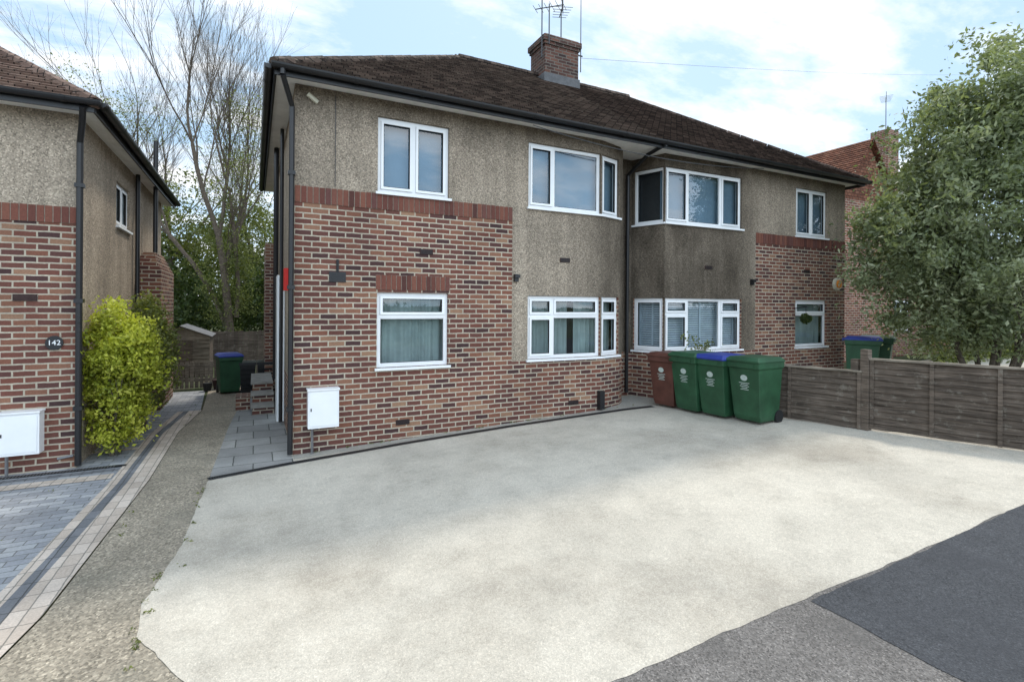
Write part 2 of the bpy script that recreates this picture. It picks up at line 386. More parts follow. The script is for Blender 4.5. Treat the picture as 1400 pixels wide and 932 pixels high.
# ================================================================= MAIN HOUSE PAIR
house=empty('brick_house')
XL,XR=.47,12.62; ZT=4.93; YB=14.5
wb=B()
bb=[(-.1,3.58,'brick'),(3.58,ZT,'dash')]
bd=[(-.1,1.10,'brick'),(1.10,ZT,'dash')]
LW=(1.56-XL,2.63-XL)
s=0
s=wall(wb,(XL,Y0),(3.71,Y0),bb,[(LW[0],LW[1],3.61,4.69),(LW[0],LW[1],1.10,2.18)])
pts=[(3.71,Y0),(5.47,Y0),(6.00,Y0+.16),(6.18,Y0+.30),(6.32,Y0+.48),(6.42,Y0+.72),(6.76,Y0+.74),(7.00,Y0+.06),(9.09,Y0),(9.48,Y0)]
opsd={0:[(.29,1.745,3.62,4.69),(.29,1.745,1.12,2.17)],1:[(.015,.53,3.62,4.69),(.015,.53,1.12,2.17)],
      6:[(.05,.70,3.62,4.69),(.05,.70,1.14,2.17)],7:[(.02,2.06,3.62,4.69),(.02,2.06,1.14,2.17)]}
for i,(p,q) in enumerate(zip(pts,pts[1:])):
    s=wall(wb,p,q,bd,opsd.get(i,()),s)
RW=(10.80-9.48,11.93-9.48)
wall(wb,(9.48,Y0),(XR,Y0),bb,[(RW[0],RW[1],3.61,4.69),(RW[0],RW[1],1.12,2.17)],s)
wall(wb,(XR,Y0),(XR,YB),[(-.1,1.1,'brick'),(1.1,ZT,'dash_l')])
wall(wb,(XR,YB),(XL,YB),[(-.1,ZT,'dash_l')])
wall(wb,(XL,YB),(XL,Y0),[(-.1,.9,'brick'),(.9,ZT,'dash_l')])
wb.obj('walls',house)
sb=B()
soldiers(sb,(XL,Y0),(3.71,Y0),3.36,3.585,0)
soldiers(sb,(XL,Y0),(3.71,Y0),2.215,2.43,LW[0]-.02,LW[1]+.02)
soldiers(sb,(9.48,Y0),(XR,Y0),3.36,3.585)
soldiers(sb,(XL,YB),(XL,Y0),3.36,3.585,YB-Y0-.115,YB-Y0-.003)
sb.obj('soldier_courses',house)
# windows
P=(XL+LW[0],Y0);Q=(XL+LW[1],Y0)
window(house,P,Q,3.61,4.69,[(0,.5,None),(.5,1,None)],back='blind')
window(house,P,Q,1.10,2.18,[(0,1,.68,False)],back='curtain')
def sub(p,q,a,c):
    L=math.hypot(q[0]-p[0],q[1]-p[1]);return ((p[0]+(q[0]-p[0])*a/L,p[1]+(q[1]-p[1])*a/L),(p[0]+(q[0]-p[0])*c/L,p[1]+(q[1]-p[1])*c/L))
a,c=sub(pts[0],pts[1],.29,1.745)
window(house,a,c,3.62,4.69,[(0,.34,None),(.34,1,None,False)],back='blind')
window(house,a,c,1.12,2.17,[(0,.34,.68),(.34,1,.68,False)],back='curtain',curtain=(.62,.72))
a,c=sub(pts[1],pts[2],.015,.53)
window(house,a,c,3.62,4.69,[(0,1,None)],back='blind')
window(house,a,c,1.12,2.17,[(0,1,.68)],back='curtain')
a,c=sub(pts[6],pts[7],.05,.70)
window(house,a,c,3.62,4.69,[(0,1,None,False)],back='dark')
window(house,a,c,1.14,2.17,[(0,1,None)],back='slat')
a,c=sub(pts[7],pts[8],.02,2.06)
window(house,a,c,3.62,4.69,[(0,.29,None),(.29,.72,None,False),(.72,1,None)],back='blind')
window(house,a,c,1.14,2.17,[(0,.29,.70),(.29,.72,None,False),(.72,1,.70)],back='slat')
P=(9.48+RW[0],Y0);Q=(9.48+RW[1],Y0)
window(house,P,Q,3.61,4.69,[(0,.5,None),(.5,1,None)],back='blind')
window(house,P,Q,1.12,2.17,[(0,1,.70,False)],back='curtain')
# roof
EX0,EX1,EY0,EY1=.2,12.88,7.03,14.85; EZ=5.0
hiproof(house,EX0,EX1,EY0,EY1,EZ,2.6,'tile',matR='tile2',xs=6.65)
eb=B()
eb.box((EX0+.04,EY0+.04,4.935),(EX1-.04,EY1-.04,4.955),'soffit')
for lo,hi in (((EX0+.03,EY0+.01,4.87),(EX1-.03,EY0+.035,5.0)),((EX0+.01,EY0+.01,4.87),(EX0+.03,EY1,5.0)),((EX1-.03,EY0+.036,4.87),(EX1-.01,EY1,5.0))): eb.box(lo,hi,'black')
def gutter(b,a,c,r=.058):
    a=Vector(a);c=Vector(c); d=(c-a).normalized(); w=Vector((d.y,-d.x,0)); n=8
    prof=[(w*math.cos(t)*r+Vector((0,0,1))*math.sin(t)*r) for t in [math.pi+math.pi*k/n for k in range(n+1)]]
    for p,q in zip(prof,prof[1:]): b.poly([a+p,c+p,c+q,a+q],'black')
    for p,q in zip(prof,prof[1:]): b.poly([a+p*.9,a+q*.9,c+q*.9,c+p*.9],'black')
    b.poly([a+p for p in prof],'black'); b.poly([c+p for p in prof],'black')
    k=int((c-a).length/.9)
    for i in range(k+1):
        m=a+d*(.1+i*.9); 
        for p,q in zip(prof,prof[1:]): b.poly([m+p*1.12,m+d*.05+p*1.12,m+d*.05+q*1.12,m+q*1.12],'black')
gutter(eb,(EX0-.03,EY0-.052,4.985),(EX1+.03,EY0-.052,4.965)); gutter(eb,(EX0-.052,EY1,4.985),(EX0-.052,EY0,4.985)); gutter(eb,(EX1+.052,EY0,4.97),(EX1+.052,EY1,4.97))
def pipe(b,ps,r=.034,mat='black'):
    for p,q in zip(ps,ps[1:]): b.tube(p,q,r,r,mat,10)
pipe(eb,[(.3,EY0-.05,4.93),(.3,EY0-.05,4.86),(.43,Y0-.06,4.6),(.43,Y0-.055,.03)])
for z in (.6,2.2,3.7): eb.box((.385,Y0-.1,z),(.475,Y0-.01,z+.05),'black')
pipe(eb,[(6.6,EY0-.05,4.92),(6.6,Y0+.1,4.86),(6.6,Y0+.66,4.6),(6.6,Y0+.67,.3)])
pipe(eb,[(.40,9.3,4.9),(.40,9.3,.05)],.03); pipe(eb,[(.36,10.6,.6),(.36,10.6,5.9)],.045)
eb.obj('eaves_and_gutters',house)
# chimney
cb=B()
cb.box((6.15,10.55,7.0),(7.1,11.25,8.45),'chimbrick'); cb.box((6.12,10.52,8.25),(7.13,11.28,8.32),'chimbrick'); cb.box((6.09,10.49,8.321),(7.16,11.31,8.45),'chimbrick')
cb.box((6.15,10.55,8.451),(7.1,11.25,8.50),'mortar')
cb.box((6.12,10.52,7.15),(7.13,11.28,7.56),'lead')
for x in (6.4,6.85): cb.tube((x,10.9,8.48),(x,10.9,8.60),.11,.10,'terracotta',12)
cb.obj('chimney',house)
ab=B()
def aerial(b,base,h,yaw,n=6,L=.9):
    x,y,z=base; b.tube((x,y,z),(x,y,z+h),.016,.014,'aerial',6)
    d=Vector((math.cos(yaw),math.sin(yaw),.05)); w=Vector((-math.sin(yaw),math.cos(yaw),0)); p=Vector((x,y,z+h-.08))
    b.tube(p-d*L/2,p+d*L/2,.012,.012,'aerial',5)
    for i in range(n):
        q=p+d*(L*(i/(n-1)-.5)); l=.24-.08*i/n; b.tube(q-w*l,q+w*l,.006,.006,'aerial',4)
    b.tube(p-d*L*.45+Vector((0,0,-.15)),p-d*L*.45+Vector((0,0,.2)),.01,.01,'aerial',4)
aerial(ab,(6.06,10.55,7.9),1.75,.6,8,1.0); aerial(ab,(6.2,10.45,8.2),.95,2.3,6,.7); aerial(ab,(6.75,10.8,8.5),.85,1.2,5,.5)
ab.tube((7.2,10.6,7.8),(7.2,10.6,10.4),.014,.008,'aerial',5); ab.tube((7.1,10.6,8.2),(7.25,10.6,8.2),.02,.02,'aerial',5)
ab.obj('tv_aerials',house)
# facade fittings
fb=B()
def vent(x,z,w=.2,h=.075,mat='terracotta',Y=Y0):
    fb.box((x-w/2,Y-.012,z-h/2),(x+w/2,Y+.02,z+h/2),mat)
    for i in range(4): fb.box((x-w/2+.012,Y-.017,z-h/2+.009+i*h/4.4),(x+w/2-.012,Y-.0125,z-h/2+.016+i*h/4.4),'black')
vent(1.02,2.38,.22,.14,'black'); vent(2.28,2.79); vent(1.94,.30); vent(4.71,2.78); vent(8.13,2.79,Y=Y0+.03); vent(11.19,2.82); vent(4.9,.35)
fb.box((5.40,Y0-.09,.2),(5.50,Y0+.0,.52),'black')
for x,z in ((3.77,2.45),(9.35,2.53)):
    fb.box((x-.035,Y0-.05,z-.06),(x+.035,Y0+.01,z+.06),'black'); fb.box((x-.045,Y0-.09,z+.0),(x+.045,Y0-.051,z+.05),'black')
fb.tube((.98,Y0-.02,4.86),(.98,Y0-.02,3.62),.006,.006,'black',4)
fb.tube((.62,Y0-.05,4.8),(.75,Y0-.02,4.72),.03,.03,'cream',6)
fb.tube((1.02,Y0-.01,2.45),(1.02,Y0-.01,2.62),.018,.018,'black',5)
prev=None
for i in range(17):
    t_=i/16; q=Vector((3.9+5.4*t_,EY0+.02,4.84-.16*4*t_*(1-t_)))
    if prev: fb.tube(prev,q,.007,.007,'black',4,False)
    prev=q
ax,az=12.28,2.56
fb.tube((ax,Y0-.0,az),(ax,Y0-.07,az),.15,.14,'cream',8); fb.tube((ax,Y0-.07,az-.0),(ax,Y0-.095,az),.10,.095,'orange',8)
fb.box((XL-.09,8.0,2.2),(XL-.003,8.25,2.52),'red')
fb.box((XL-.07,11.4,.42),(XL-.002,12.7,2.55),'white'); fb.box((XL-.075,11.5,.5),(XL-.0705,12.6,1.3),'slat')
fb.box((XL-.12,9.6,.0),(XL-.003,10.2,2.5),'white')
fb.box((XL-.25,13.0,0),(XL-.002,14.3,3.4),'brick')
fb.obj('wall_fittings',house)
mb=B()
def meterbox(b,x0,x1,z0,z1,Y,pipez=0.0):
    b.box((x0,Y-.16,z0),(x1,Y+.005,z1),'white'); b.box((x0+.02,Y-.168,z0+.03),(x1-.02,Y-.1605,z1-.03),'white')
    b.box((x0-.01,Y-.18,z1),(x1+.01,Y+.004,z1+.02),'white'); b.box((x0+.03,Y-.173,(z0+z1)/2-.02),(x0+.045,Y-.1685,(z0+z1)/2+.02),'black')
    b.tube(((x0+.06),Y-.08,z0),((x0+.06),Y-.08,pipez),.018,.018,'metal',6)
meterbox(mb,.64,1.03,.36,.86,Y0); mb.obj('meter_box',house,bevel=.006)
stb=B()
for i,(y0,y1,z) in enumerate(((10.35,10.75,.16),(10.75,11.15,.32),(11.15,12.6,.48))):
    stb.box((-.02,y0,0),(XL-.13,y1,z-.04),'brick'); stb.box((-.05,y0-.03,z-.039),(XL-.13,y1,z),'concrete_step')
stb.box((-.3,10.9,0),(-.06,11.4,.25),'brick')
stb.obj('brick_steps',house)

# ================================================================= LEFT HOUSE
lh=empty('brick_house'); LX,LY=-1.93,7.97; LT=4.3
b=B()
wall(b,(-9.5,LY),(LX,LY),[(-.1,3.16,'brick'),(3.16,LT,'dash_l')])
wall(b,(LX,LY),(LX,14.2),[(-.1,LT,'dash_l')],[(1.95,2.9,3.22,3.92)])
wall(b,(LX,14.2),(-9.5,14.2),[(-.1,LT,'dash_l')]); wall(b,(-9.5,14.2),(-9.5,LY),[(-.1,LT,'dash_l')])
soldiers(b,(-9.5,LY),(LX,LY),2.96,3.165,4.5)
b.box((LX+.002,11.5,-.05),(-1.56,13.2,2.6),'brick')
for i in range(8):
    z=2.6+i*.05; b.box((LX+.002,11.5+.02*i*i*.6,z+.0005),(-1.56-.025*i,13.2,z+.05),'brick')
b.obj('walls',lh)
window(lh,(LX,LY+1.95),(LX,LY+2.9),3.22,3.92,[(0,.5,None),(.5,1,None)],back='blind')
hiproof(lh,-12.,-1.68,7.62,14.55,4.38,2.35,'tile3')
b=B()
b.box((-11.9,7.66,4.30),(-1.72,14.5,4.33),'soffit'); b.box((-12,7.63,4.25),(-1.70,7.655,4.39),'black'); b.box((-1.715,7.656,4.25),(-1.69,14.5,4.39),'black')
gutter(b,(-12,7.57,4.37),(-1.62,7.57,4.37)); gutter(b,(-1.63,7.6,4.37),(-1.63,14.5,4.37))
pipe(b,[(-1.8,7.6,4.3),(-1.84,7.75,4.15),(-1.90,LY-.05,3.95),(-1.90,LY-.05,.03)])
for z in (.7,2.,3.4): b.box((-1.945,LY-.09,z),(-1.855,LY-.005,z+.05),'black')
pipe(b,[(-1.87,11.2,4.3),(-1.87,11.2,.1)],.035); pipe(b,[(-1.75,12.2,3.0),(-1.75,12.2,5.2)],.04)
pipe(b,[(-2.1,LY-.03,.13),(-1.95,LY-.03,.15)],.015,'metal')
b.box((-2.52,LY-.012,2.02),(-2.30,LY+.02,2.10),'terracotta')
b.obj('eaves_and_gutters',lh)
b=B(); meterbox(b,-2.60,-2.23,.24,.72,LY); b.obj('meter_box',lh,bevel=.006)
b=B(); b.tube((-2.14,LY+.0,1.52),(-2.14,LY-.02,1.52),.085,.085,'black',20)
pl=b.obj('number_plaque',lh); pl.scale=(1,1,1)
cu=bpy.data.curves.new('house_number','FONT'); cu.body='142'; cu.size=.085; cu.align_x='CENTER'; cu.align_y='CENTER'; cu.extrude=.001
cu.materials.append(M['white']); t=bpy.data.objects.new('house_number',cu); col.objects.link(t); t.location=(-2.14,LY-.0225,1.52); t.rotation_euler=(math.pi/2,0,0); t.parent=lh

# ================================================================= RIGHT FURTHER HOUSE
rh=empty('brick_house'); b=B()
wall(b,(15.6,10),(26,10),[(0,3.6,'brick_red'),(3.6,5.2,'dash_l')],[(3.6,5.4,1.2,2.3),(3.6,5.4,3.7,4.8)])
wall(b,(15.6,17),(15.6,10),[(0,5.2,'brick_red')]); wall(b,(26,10),(26,17),[(0,5.2,'brick_red')]); wall(b,(26,17),(15.6,17),[(0,5.2,'brick_red')])
b.box((23.9,12.2,7.0),(24.7,12.9,9.6),'brick_red')
b.box((15.3,9.7,5.12),(26.3,17.3,5.2),'black')
b.box((16.1,9.55,0),(19.1,9.998,5.4),'brick_red'); b.poly([(16.1,9.55,5.4),(19.1,9.55,5.4),(17.6,9.55,7.3)],'tile4')
b.obj('walls',rh)
g=B(); roofface(g,(15.95,14,5.3),(15.95,9.4,5.3),(17.6,14,7.4),(17.6,9.4,7.4),'tile4'); roofface(g,(19.25,9.4,5.3),(19.25,14,5.3),(17.6,9.4,7.4),(17.6,14,7.4),'tile4'); g.obj('gable_roof',rh)
window(rh,(19.2,10),(21.0,10),1.2,2.3,[(0,.3,None),(.3,.7,None),(.7,1,None)],back='curtain')
window(rh,(19.2,10),(21.0,10),3.7,4.8,[(0,.3,None),(.3,.7,None),(.7,1,None)],back='blind')
hiproof(rh,15.25,26.35,9.65,17.35,5.21,2.3,'tile3')
b=B(); aerial(b,(24.3,12.5,9.5),1.6,.5); b.obj('tv_aerials',rh)

# ================================================================= GROUND
import bmesh
def sheet(name,pts,mat,dz,jit=0):
    if jit:
        P2=[]
        for k in range(len(pts)):
            a=pts[k];c=pts[(k+1)%len(pts)]; L=math.hypot(c[0]-a[0],c[1]-a[1]); n=max(1,int(L/.06)); P2.append(a)
            if L<.3 : continue
            nx,ny=(c[1]-a[1])/L,-(c[0]-a[0])/L; w=0
            for i in range(1,n):
                w=w*.75+random.gauss(0,jit); P2.append((a[0]+(c[0]-a[0])*i/n+nx*w,a[1]+(c[1]-a[1])*i/n+ny*w))
        pts=P2
    bm=bmesh.new(); f=bm.faces.new([bm.verts.new((x,y,0)) for x,y in pts])
    if jit: bmesh.ops.triangulate(bm,faces=bm.faces[:])
    for cx in (.47,10.):
        bmesh.ops.bisect_plane(bm,geom=bm.verts[:]+bm.edges[:]+bm.faces[:],plane_co=(cx,0,0),plane_no=(1,0,0))
    for v in bm.verts: v.co.z=gz(v.co.x)+dz
    bmesh.ops.recalc_face_normals(bm,faces=bm.faces[:])
    for f in bm.faces:
        if f.normal.z<0: f.normal_flip()
    me=bpy.data.meshes.new(name); bm.to_mesh(me); bm.free(); me.materials.append(M[mat]); me.uv_layers.new(name='UVMap')
    o=bpy.data.objects.new(name,me); col.objects.link(o); return o
sheet('ground',[(-600,-500),(600,-500),(600,700),(-600,700)],'soil',-.02)
sheet('path',[(-1.5,1.9),(-1.30,3.4),(-1.26,3.86),(-1.19,4.28),(-1.05,7.05),(-1.04,9.48),(-.86,11.24),(-.95,14.2),(.6,14.2),(.6,6.5),(.3,2.1)],'path',-.004)
sheet('forecourt',[(-.45,6.75),(-.52,5.09),(-.66,4.15),(-.62,3.75),(-.30,3.17),(.4,2.7),(1.05,2.3),(1.65,2.15),(4.51,2.10),(8.6,2.08),(8.4,2.7),(7.45,5.43),(6.95,7.35),(6.9,Y0+.9),(3,Y0+.3),(.45,Y0+.3),(.45,7.0)],'concrete',.0,.004)
sheet('pavement',[(-30,-.2),(30,-.2),(30,2.075),(4.5,2.12),(1.65,2.17),(.9,2.0),(-30,1.85)],'asphalt_old',-.002)
sheet('pavement_patch',[(3.24,2.092),(3.27,.2),(14,.2),(14,2.07),(6.3,2.08)],'asphalt',.002,.004)
sheet('neighbour_forecourt',[(8.62,2.08),(8.42,2.7),(7.47,5.43),(6.97,7.38),(24,9.3),(24,2.08)],'concrete',-.004)
kb=B()
for i in range(60):
    x=-30+i; kb.box((x+.004,-.33,gz(x)-.12),(x+.996,-.2,gz(x)+.0),'apron')
kb.obj('kerb')
sheet('road',[(-300,-7.5),(300,-7.5),(300,-.33),(-300,-.33)],'asphalt',-.012) 
sheet('apron',[(.47,Y0+.01),(.47,7.17),(1.98,7.2),(3.64,7.25),(5.79,7.22),(6.45,7.16),(6.9,7.1),(6.95,8.2),(6.4,8.2)],'apron',.003)
sheet('block_paving',[(-6,1.86),(-1.54,1.86),(-1.33,3.4),(-1.29,3.86),(-1.22,4.28),(-1.075,7.05),(-1.065,9.48),(-.89,11.24),(-1.0,13.8),(-1.93,13.8),(-1.93,7.97),(-6,7.97)],'blocks',-.0075)
def strip(name,pl,w0,w1,mat,dz):
    L=[(x-w0,y) for x,y in pl];R=[(x-w1,y) for x,y in pl]
    sheet(name,L+R[::-1],mat,dz)
pl=[(-1.52,1.9),(-1.31,3.4),(-1.27,3.86),(-1.20,4.28),(-1.055,7.05),(-1.045,9.48),(-.87,11.24)]
strip('block_paving_border',pl,.0,.2,'blk_tan',.001); strip('block_paving_border',pl,.2,.29,'blk_dark',.001); strip('block_paving_border',pl,.29,.38,'blk_tan',.001)
sheet('block_paving_border',[(-6,7.62),(-1.45,7.62),(-1.45,7.72),(-6,7.72)],'blk_dark',-.003); sheet('block_paving_border',[(-6,7.30),(-1.46,7.30),(-1.46,7.50),(-6,7.50)],'blk_tan',-.003)
sheet('block_paving_border',[(-1.93,8.6),(-1.43,8.6),(-1.43,8.72),(-1.93,8.72)],'blk_tan',-.003)
sheet('paving_slabs',[(-.45,6.80),(.46,7.03),(.46,12.2),(-.2,12.2),(-.36,9.5)],'slabs',.002)
db=B()
dl=[(-.46,6.77),(.44,7.0),(1.98,7.13),(3.64,7.18),(5.79,7.15),(6.42,7.08)]
for (p,q) in zip(dl,dl[1:]):
    T=frame(p,q); L=math.hypot(q[0]-p[0],q[1]-p[1]); n=int(L/.025)
    z=lambda s:gz(p[0]+(q[0]-p[0])*s/L)+.006
    for off in (-.055,.045):
        db.poly([T((0,off,z(0))),T((L,off,z(L))),T((L,off+.012,z(L))),T((0,off+.012,z(0)))],'metal')
    db.poly([T((0,-.045,z(0)-.001)),T((L,-.045,z(L)-.001)),T((L,.045,z(L)-.001)),T((0,.045,z(0)-.001))],'rubber')
    for i in range(n):
        s=i*.025; db.box((s,-.043,z(s)-.0005),(s+.012,.043,z(s)+.003),'black',T)
db.obj('drain_channel')
db=B()
T=frame((-6,7.80),(-1.4,7.80))
db.poly([T((0,-.04,.004)),T((4.6,-.04,.004)),T((4.6,.04,.004)),T((0,.04,.004))],'rubber')
for i in range(150): db.box((i*.03,-.04,.0045),(i*.03+.014,.04,.008),'metal',T)
db.obj('drain_channel')

# ================================================================= BINS
def bin_(name,loc,yaw,body,lid,s=1.,mark=True):
    e=empty(name)
    R=Matrix.Rotation(yaw,4,'Z'); 
    def T(p): return R@Vector((p[0]*s,p[1]*s,p[2]*s))
    b=B()  # front = -y
    def ring(w,d,y,z): return [(-w/2,y-d/2,z),(w/2,y-d/2,z),(w/2,y+d/2,z),(-w/2,y+d/2,z)]
    rings=[ring(.44,.46,.05,.04),ring(.46,.50,.04,.12),ring(.53,.62,.01,.86),ring(.57,.67,0,.875),ring(.575,.68,0,.97)]
    for a,c in zip(rings,rings[1:]):
        for k in range(4):
            j=(k+1)%4; b.poly([T(a[k]),T(a[j]),T(c[j]),T(c[k])],body,rnd=.5)
    b.poly([T(p) for p in rings[0][::-1]],body)
    o=b.obj('body',e,bevel=.018)
    b=B()
    lr=[ring(.59,.70,-.005,.965),ring(.595,.71,-.005,.995),ring(.50,.58,.0,1.045),ring(.30,.40,.01,1.055)]
    for a,c in zip(lr,lr[1:]):
        for k in range(4):
            j=(k+1)%4; b.poly([T(a[k]),T(a[j]),T(c[j]),T(c[k])],lid,rnd=.5)
    b.poly([T(p) for p in lr[-1]],lid); b.poly([T(p) for p in lr[0][::-1]],lid)
    b.obj('lid',e,bevel=.010)
    b=B()
    b.tube(T((-.24,.37,.98)),T((.24,.37,.98)),.015,.015,lid,8)
    for x in (-.2,0,.2): b.box((x-.02,.33,.95),(x+.02,.385,.995),lid,T)
    for x in (-.25,.2): b.tube(T((x,.27,.1)),T((x+.05,.27,.1)),.1,.1,'rubber',18)
    b.tube(T((-.22,.27,.1)),T((.22,.27,.1)),.012,.012,'metal',6)
    b.box((-.2,-.345,.885),(.2,-.3365,.955),body,T)
    if mark:
        def F(x,z): 
            y=-.21-(z-.12)/(.86-.12)*(.30-.21)-.006; return T((x,y,z))
        n=18; b.poly([F(.0+.06*math.cos(2*math.pi*k/n),.72+.048*math.sin(2*math.pi*k/n)) for k in range(n)],'mark')
        for k,w in enumerate((.09,.06,.08,.05,.07)):
            z=.64-k*.026; b.poly([F(-w,z-.005),F(w,z-.005),F(w,z+.005),F(-w,z+.005)],'mark')
    b.obj('wheels_and_handle',e)
    e.location=loc; return e
yw=-math.pi/2+.12
for nm,(x,y),bd_,ld in (('wheelie_bin',(6.68,6.93),'brown_bin','brown_bin'),('wheelie_bin',(6.74,6.42),'green_bin','green_bin'),('wheelie_bin',(6.82,5.93),'green_bin','blue_lid'),('wheelie_bin',(6.95,5.40),'green_bin','green_bin')):
    bin_(nm,(x,y,gz(x)+.002),yw+random.uniform(-.06,.06),bd_,ld,.97 if bd_=='green_bin' else .93)
bin_('wheelie_bin',(-.5,13.2,0),.2,'green_bin','blue_lid',.85,False)
bin_('wheelie_bin',(12.0,6.6,gz(12)),.5,'green_bin','blue_lid',1.,False)
bin_('wheelie_bin',(12.7,6.7,gz(12)),.4,'green_bin','green_bin',1.,False)
b=B()
for x in (-.28,.08):
    b.box((x,13.0,0),(x+.32,13.5,.62),'black',taper=.85)
    b.box((x-.015,12.985,.621),(x+.335,13.515,.68),'black')
    for k in range(5): b.box((x+.02,12.98,.1+k*.1),(x+.30,12.999,.14+k*.1),'rubber')
b.obj('storage_box')

# ================================================================= FENCES
def lapfence(name,P,Q,h):
    b=B(); T=frame(P,Q); L=math.hypot(Q[0]-P[0],Q[1]-P[1])
    zb=(gz(P[0])+gz(Q[0]))/2+.03; n=int(h/.085)
    for i in range(n):
        z=zb+i*(h/n); tilt=.016; j=random.uniform(-.004,.004)
        s0_,s1_=.04,L-.04
        K=14; ws=[random.uniform(-.009,.009) for _ in range(K+1)]
        for k in range(K):
            a_=s0_+(s1_-s0_)*k/K; c_=s0_+(s1_-s0_)*(k+1)/K
            r=.5+random.uniform(-.12,.12)+j*60
            b.poly([T((a_,tilt+.006,z-.012+ws[k])),T((c_,tilt+.006,z-.012+ws[k+1])),T((c_,0,z+h/n)),T((a_,0,z+h/n))],'fence',rnd=r)
            b.poly([T((a_,tilt-.004,z-.012+ws[k])),T((a_,-.01,z+h/n)),T((c_,-.01,z+h/n)),T((c_,tilt-.004,z-.012+ws[k+1]))],'fence',rnd=r)
            b.poly([T((a_,tilt-.004,z-.012+ws[k])),T((c_,tilt-.004,z-.012+ws[k+1])),T((c_,tilt+.006,z-.012+ws[k+1])),T((a_,tilt+.006,z-.012+ws[k]))],'fence',rnd=r*.6)
    for s_ in [.0]+[L*k/3 for k in (1,2)]+[L-.045]: b.box((s_,.023,zb-.01),(s_+.045,.044,zb+h+.0),'fence',T)
    b.box((-.01,-.03,zb+h+.001),(L+.01,.05,zb+h+.03),'fence_g',T)
    o=b.obj(name); return o
lapfence('wooden_fence',(6.97,7.1),(7.82,4.32),.80)
lapfence('wooden_fence',(7.86,4.22),(8.50,2.35),.96)
b=B()
for (x,y,h) in ((7.84,4.27,1.15),(6.95,7.15,.95)): b.box((x-.05,y-.05,0),(x+.05,y+.05,gz(x)+h),'fence')
b.box((7.8,4.36,0),(7.9,4.46,gz(7.8)+1.0),'fence')
b.obj('fence_post')
b=B()
x=-1.75
while x<.45:
    b.box((x,14.25,0),(x+.075,14.27,.62+random.uniform(-.01,.01)),'fence_g'); x+=.1
for z in (.15,.48): b.box((-1.8,14.271,z),(.46,14.31,z+.07),'fence_g')
b.obj('picket_fence')
b=B(); x=-8
while x<14:
    b.box((x,19.5,0),(x+.14,19.52+random.uniform(0,.01),1.08+random.uniform(-.02,.02)),'fence'); x+=.145
b.obj('garden_fence')
b=B(); sx0,sx1=-2.5,-1.12; sm=(sx0+sx1)/2
b.box((sx0,16.6,0),(sx1,18.2,1.10),'fence')
for i in range(10): b.box((sx0-.02,16.58,.05+i*.105),(sx1+.02,16.597,.05+i*.105+.095),'fence_g')
b.poly([(sx0-.05,16.5,1.09),(sm,16.5,1.40),(sm,18.3,1.40),(sx0-.05,18.3,1.09)],'lead'); b.poly([(sm,16.5,1.40),(sx1+.08,16.5,1.09),(sx1+.08,18.3,1.09),(sm,18.3,1.40)],'lead')
b.poly([(sx0,16.59,1.10),(sx1,16.59,1.10),(sm,16.59,1.38)],'fence_g')
b.box((sm-.3,16.56,.05),(sm+.3,16.579,1.0),'fence')
b.obj('garden_shed')
b=B()
for x,y,r,h,mt in ((-.75,13.9,.12,.22,'terracotta'),(-.95,13.7,.10,.18,'rubber'),(.2,12.85,.11,.2,'terracotta')):
    b.tube((x,y,0),(x,y,h),r*.75,r,mt,12)
b.obj('plant_pots')

# ================================================================= VEGETATION
def leaves(name,C,R,n,size,mat,parent=None,clumps=60,cr=.28,shell=.55):
    C=np.array(C,float);R=np.array(R,float)
    d=rng.normal(size=(clumps,3)); d/=np.linalg.norm(d,axis=1)[:,None]
    rad=(shell+(1-shell)*rng.random(clumps)**.6)[:,None]
    lump=(1+.16*np.sin(d[:,0:1]*5+d[:,2:3]*4+C[0])+.12*np.sin(d[:,1:2]*7+d[:,0:1]*3))
    cc=C+d*rad*R*lump
    idx=rng.integers(0,clumps,n); crs=(cr*(.5+rng.random(clumps)))[idx][:,None]
    off=rng.normal(size=(n,3))*crs*.6
    p=cc[idx]+off*np.array([1,1,.85])
    shade=rng.random(clumps)[idx]*.55+rng.random(n)*.45
    return p,shade
def leafmesh(name,sets,mat,size,parent=None,aspect=.5,clip=None):
    p=np.concatenate([s[0] for s in sets]); sh=np.concatenate([s[1] for s in sets])
    if clip is not None: k=clip(p); p=p[k];sh=sh[k]
    n=len(p)
    a=rng.normal(size=(n,3));a/=np.linalg.norm(a,axis=1)[:,None]
    c=rng.normal(size=(n,3)); c-=a*(a*c).sum(1)[:,None]; c/=np.linalg.norm(c,axis=1)[:,None]
    s=(size*(.6+.8*rng.random(n)))[:,None]
    v=np.stack([p-a*s*.5,p+c*s*aspect*.5-a*s*.05,p+a*s*.5,p-c*s*aspect*.5-a*s*.05],1).reshape(-1,3)
    me=bpy.data.meshes.new(name); me.vertices.add(4*n); me.vertices.foreach_set('co',v.ravel()); me.loops.add(4*n); me.loops.foreach_set('vertex_index',np.arange(4*n,dtype=np.int32))
    me.polygons.add(n); me.polygons.foreach_set('loop_start',np.arange(0,4*n,4,dtype=np.int32))
    try: me.polygons.foreach_set('loop_total',np.full(n,4,dtype=np.int32))
    except Exception: pass
    me.update(calc_edges=True); me.validate()
    at=me.attributes.new('rnd','FLOAT','FACE'); at.data.foreach_set('value',sh.astype(np.float32))
    me.materials.append(M[mat]); o=bpy.data.objects.new(name,me); col.objects.link(o)
    if parent: o.parent=parent
    return o
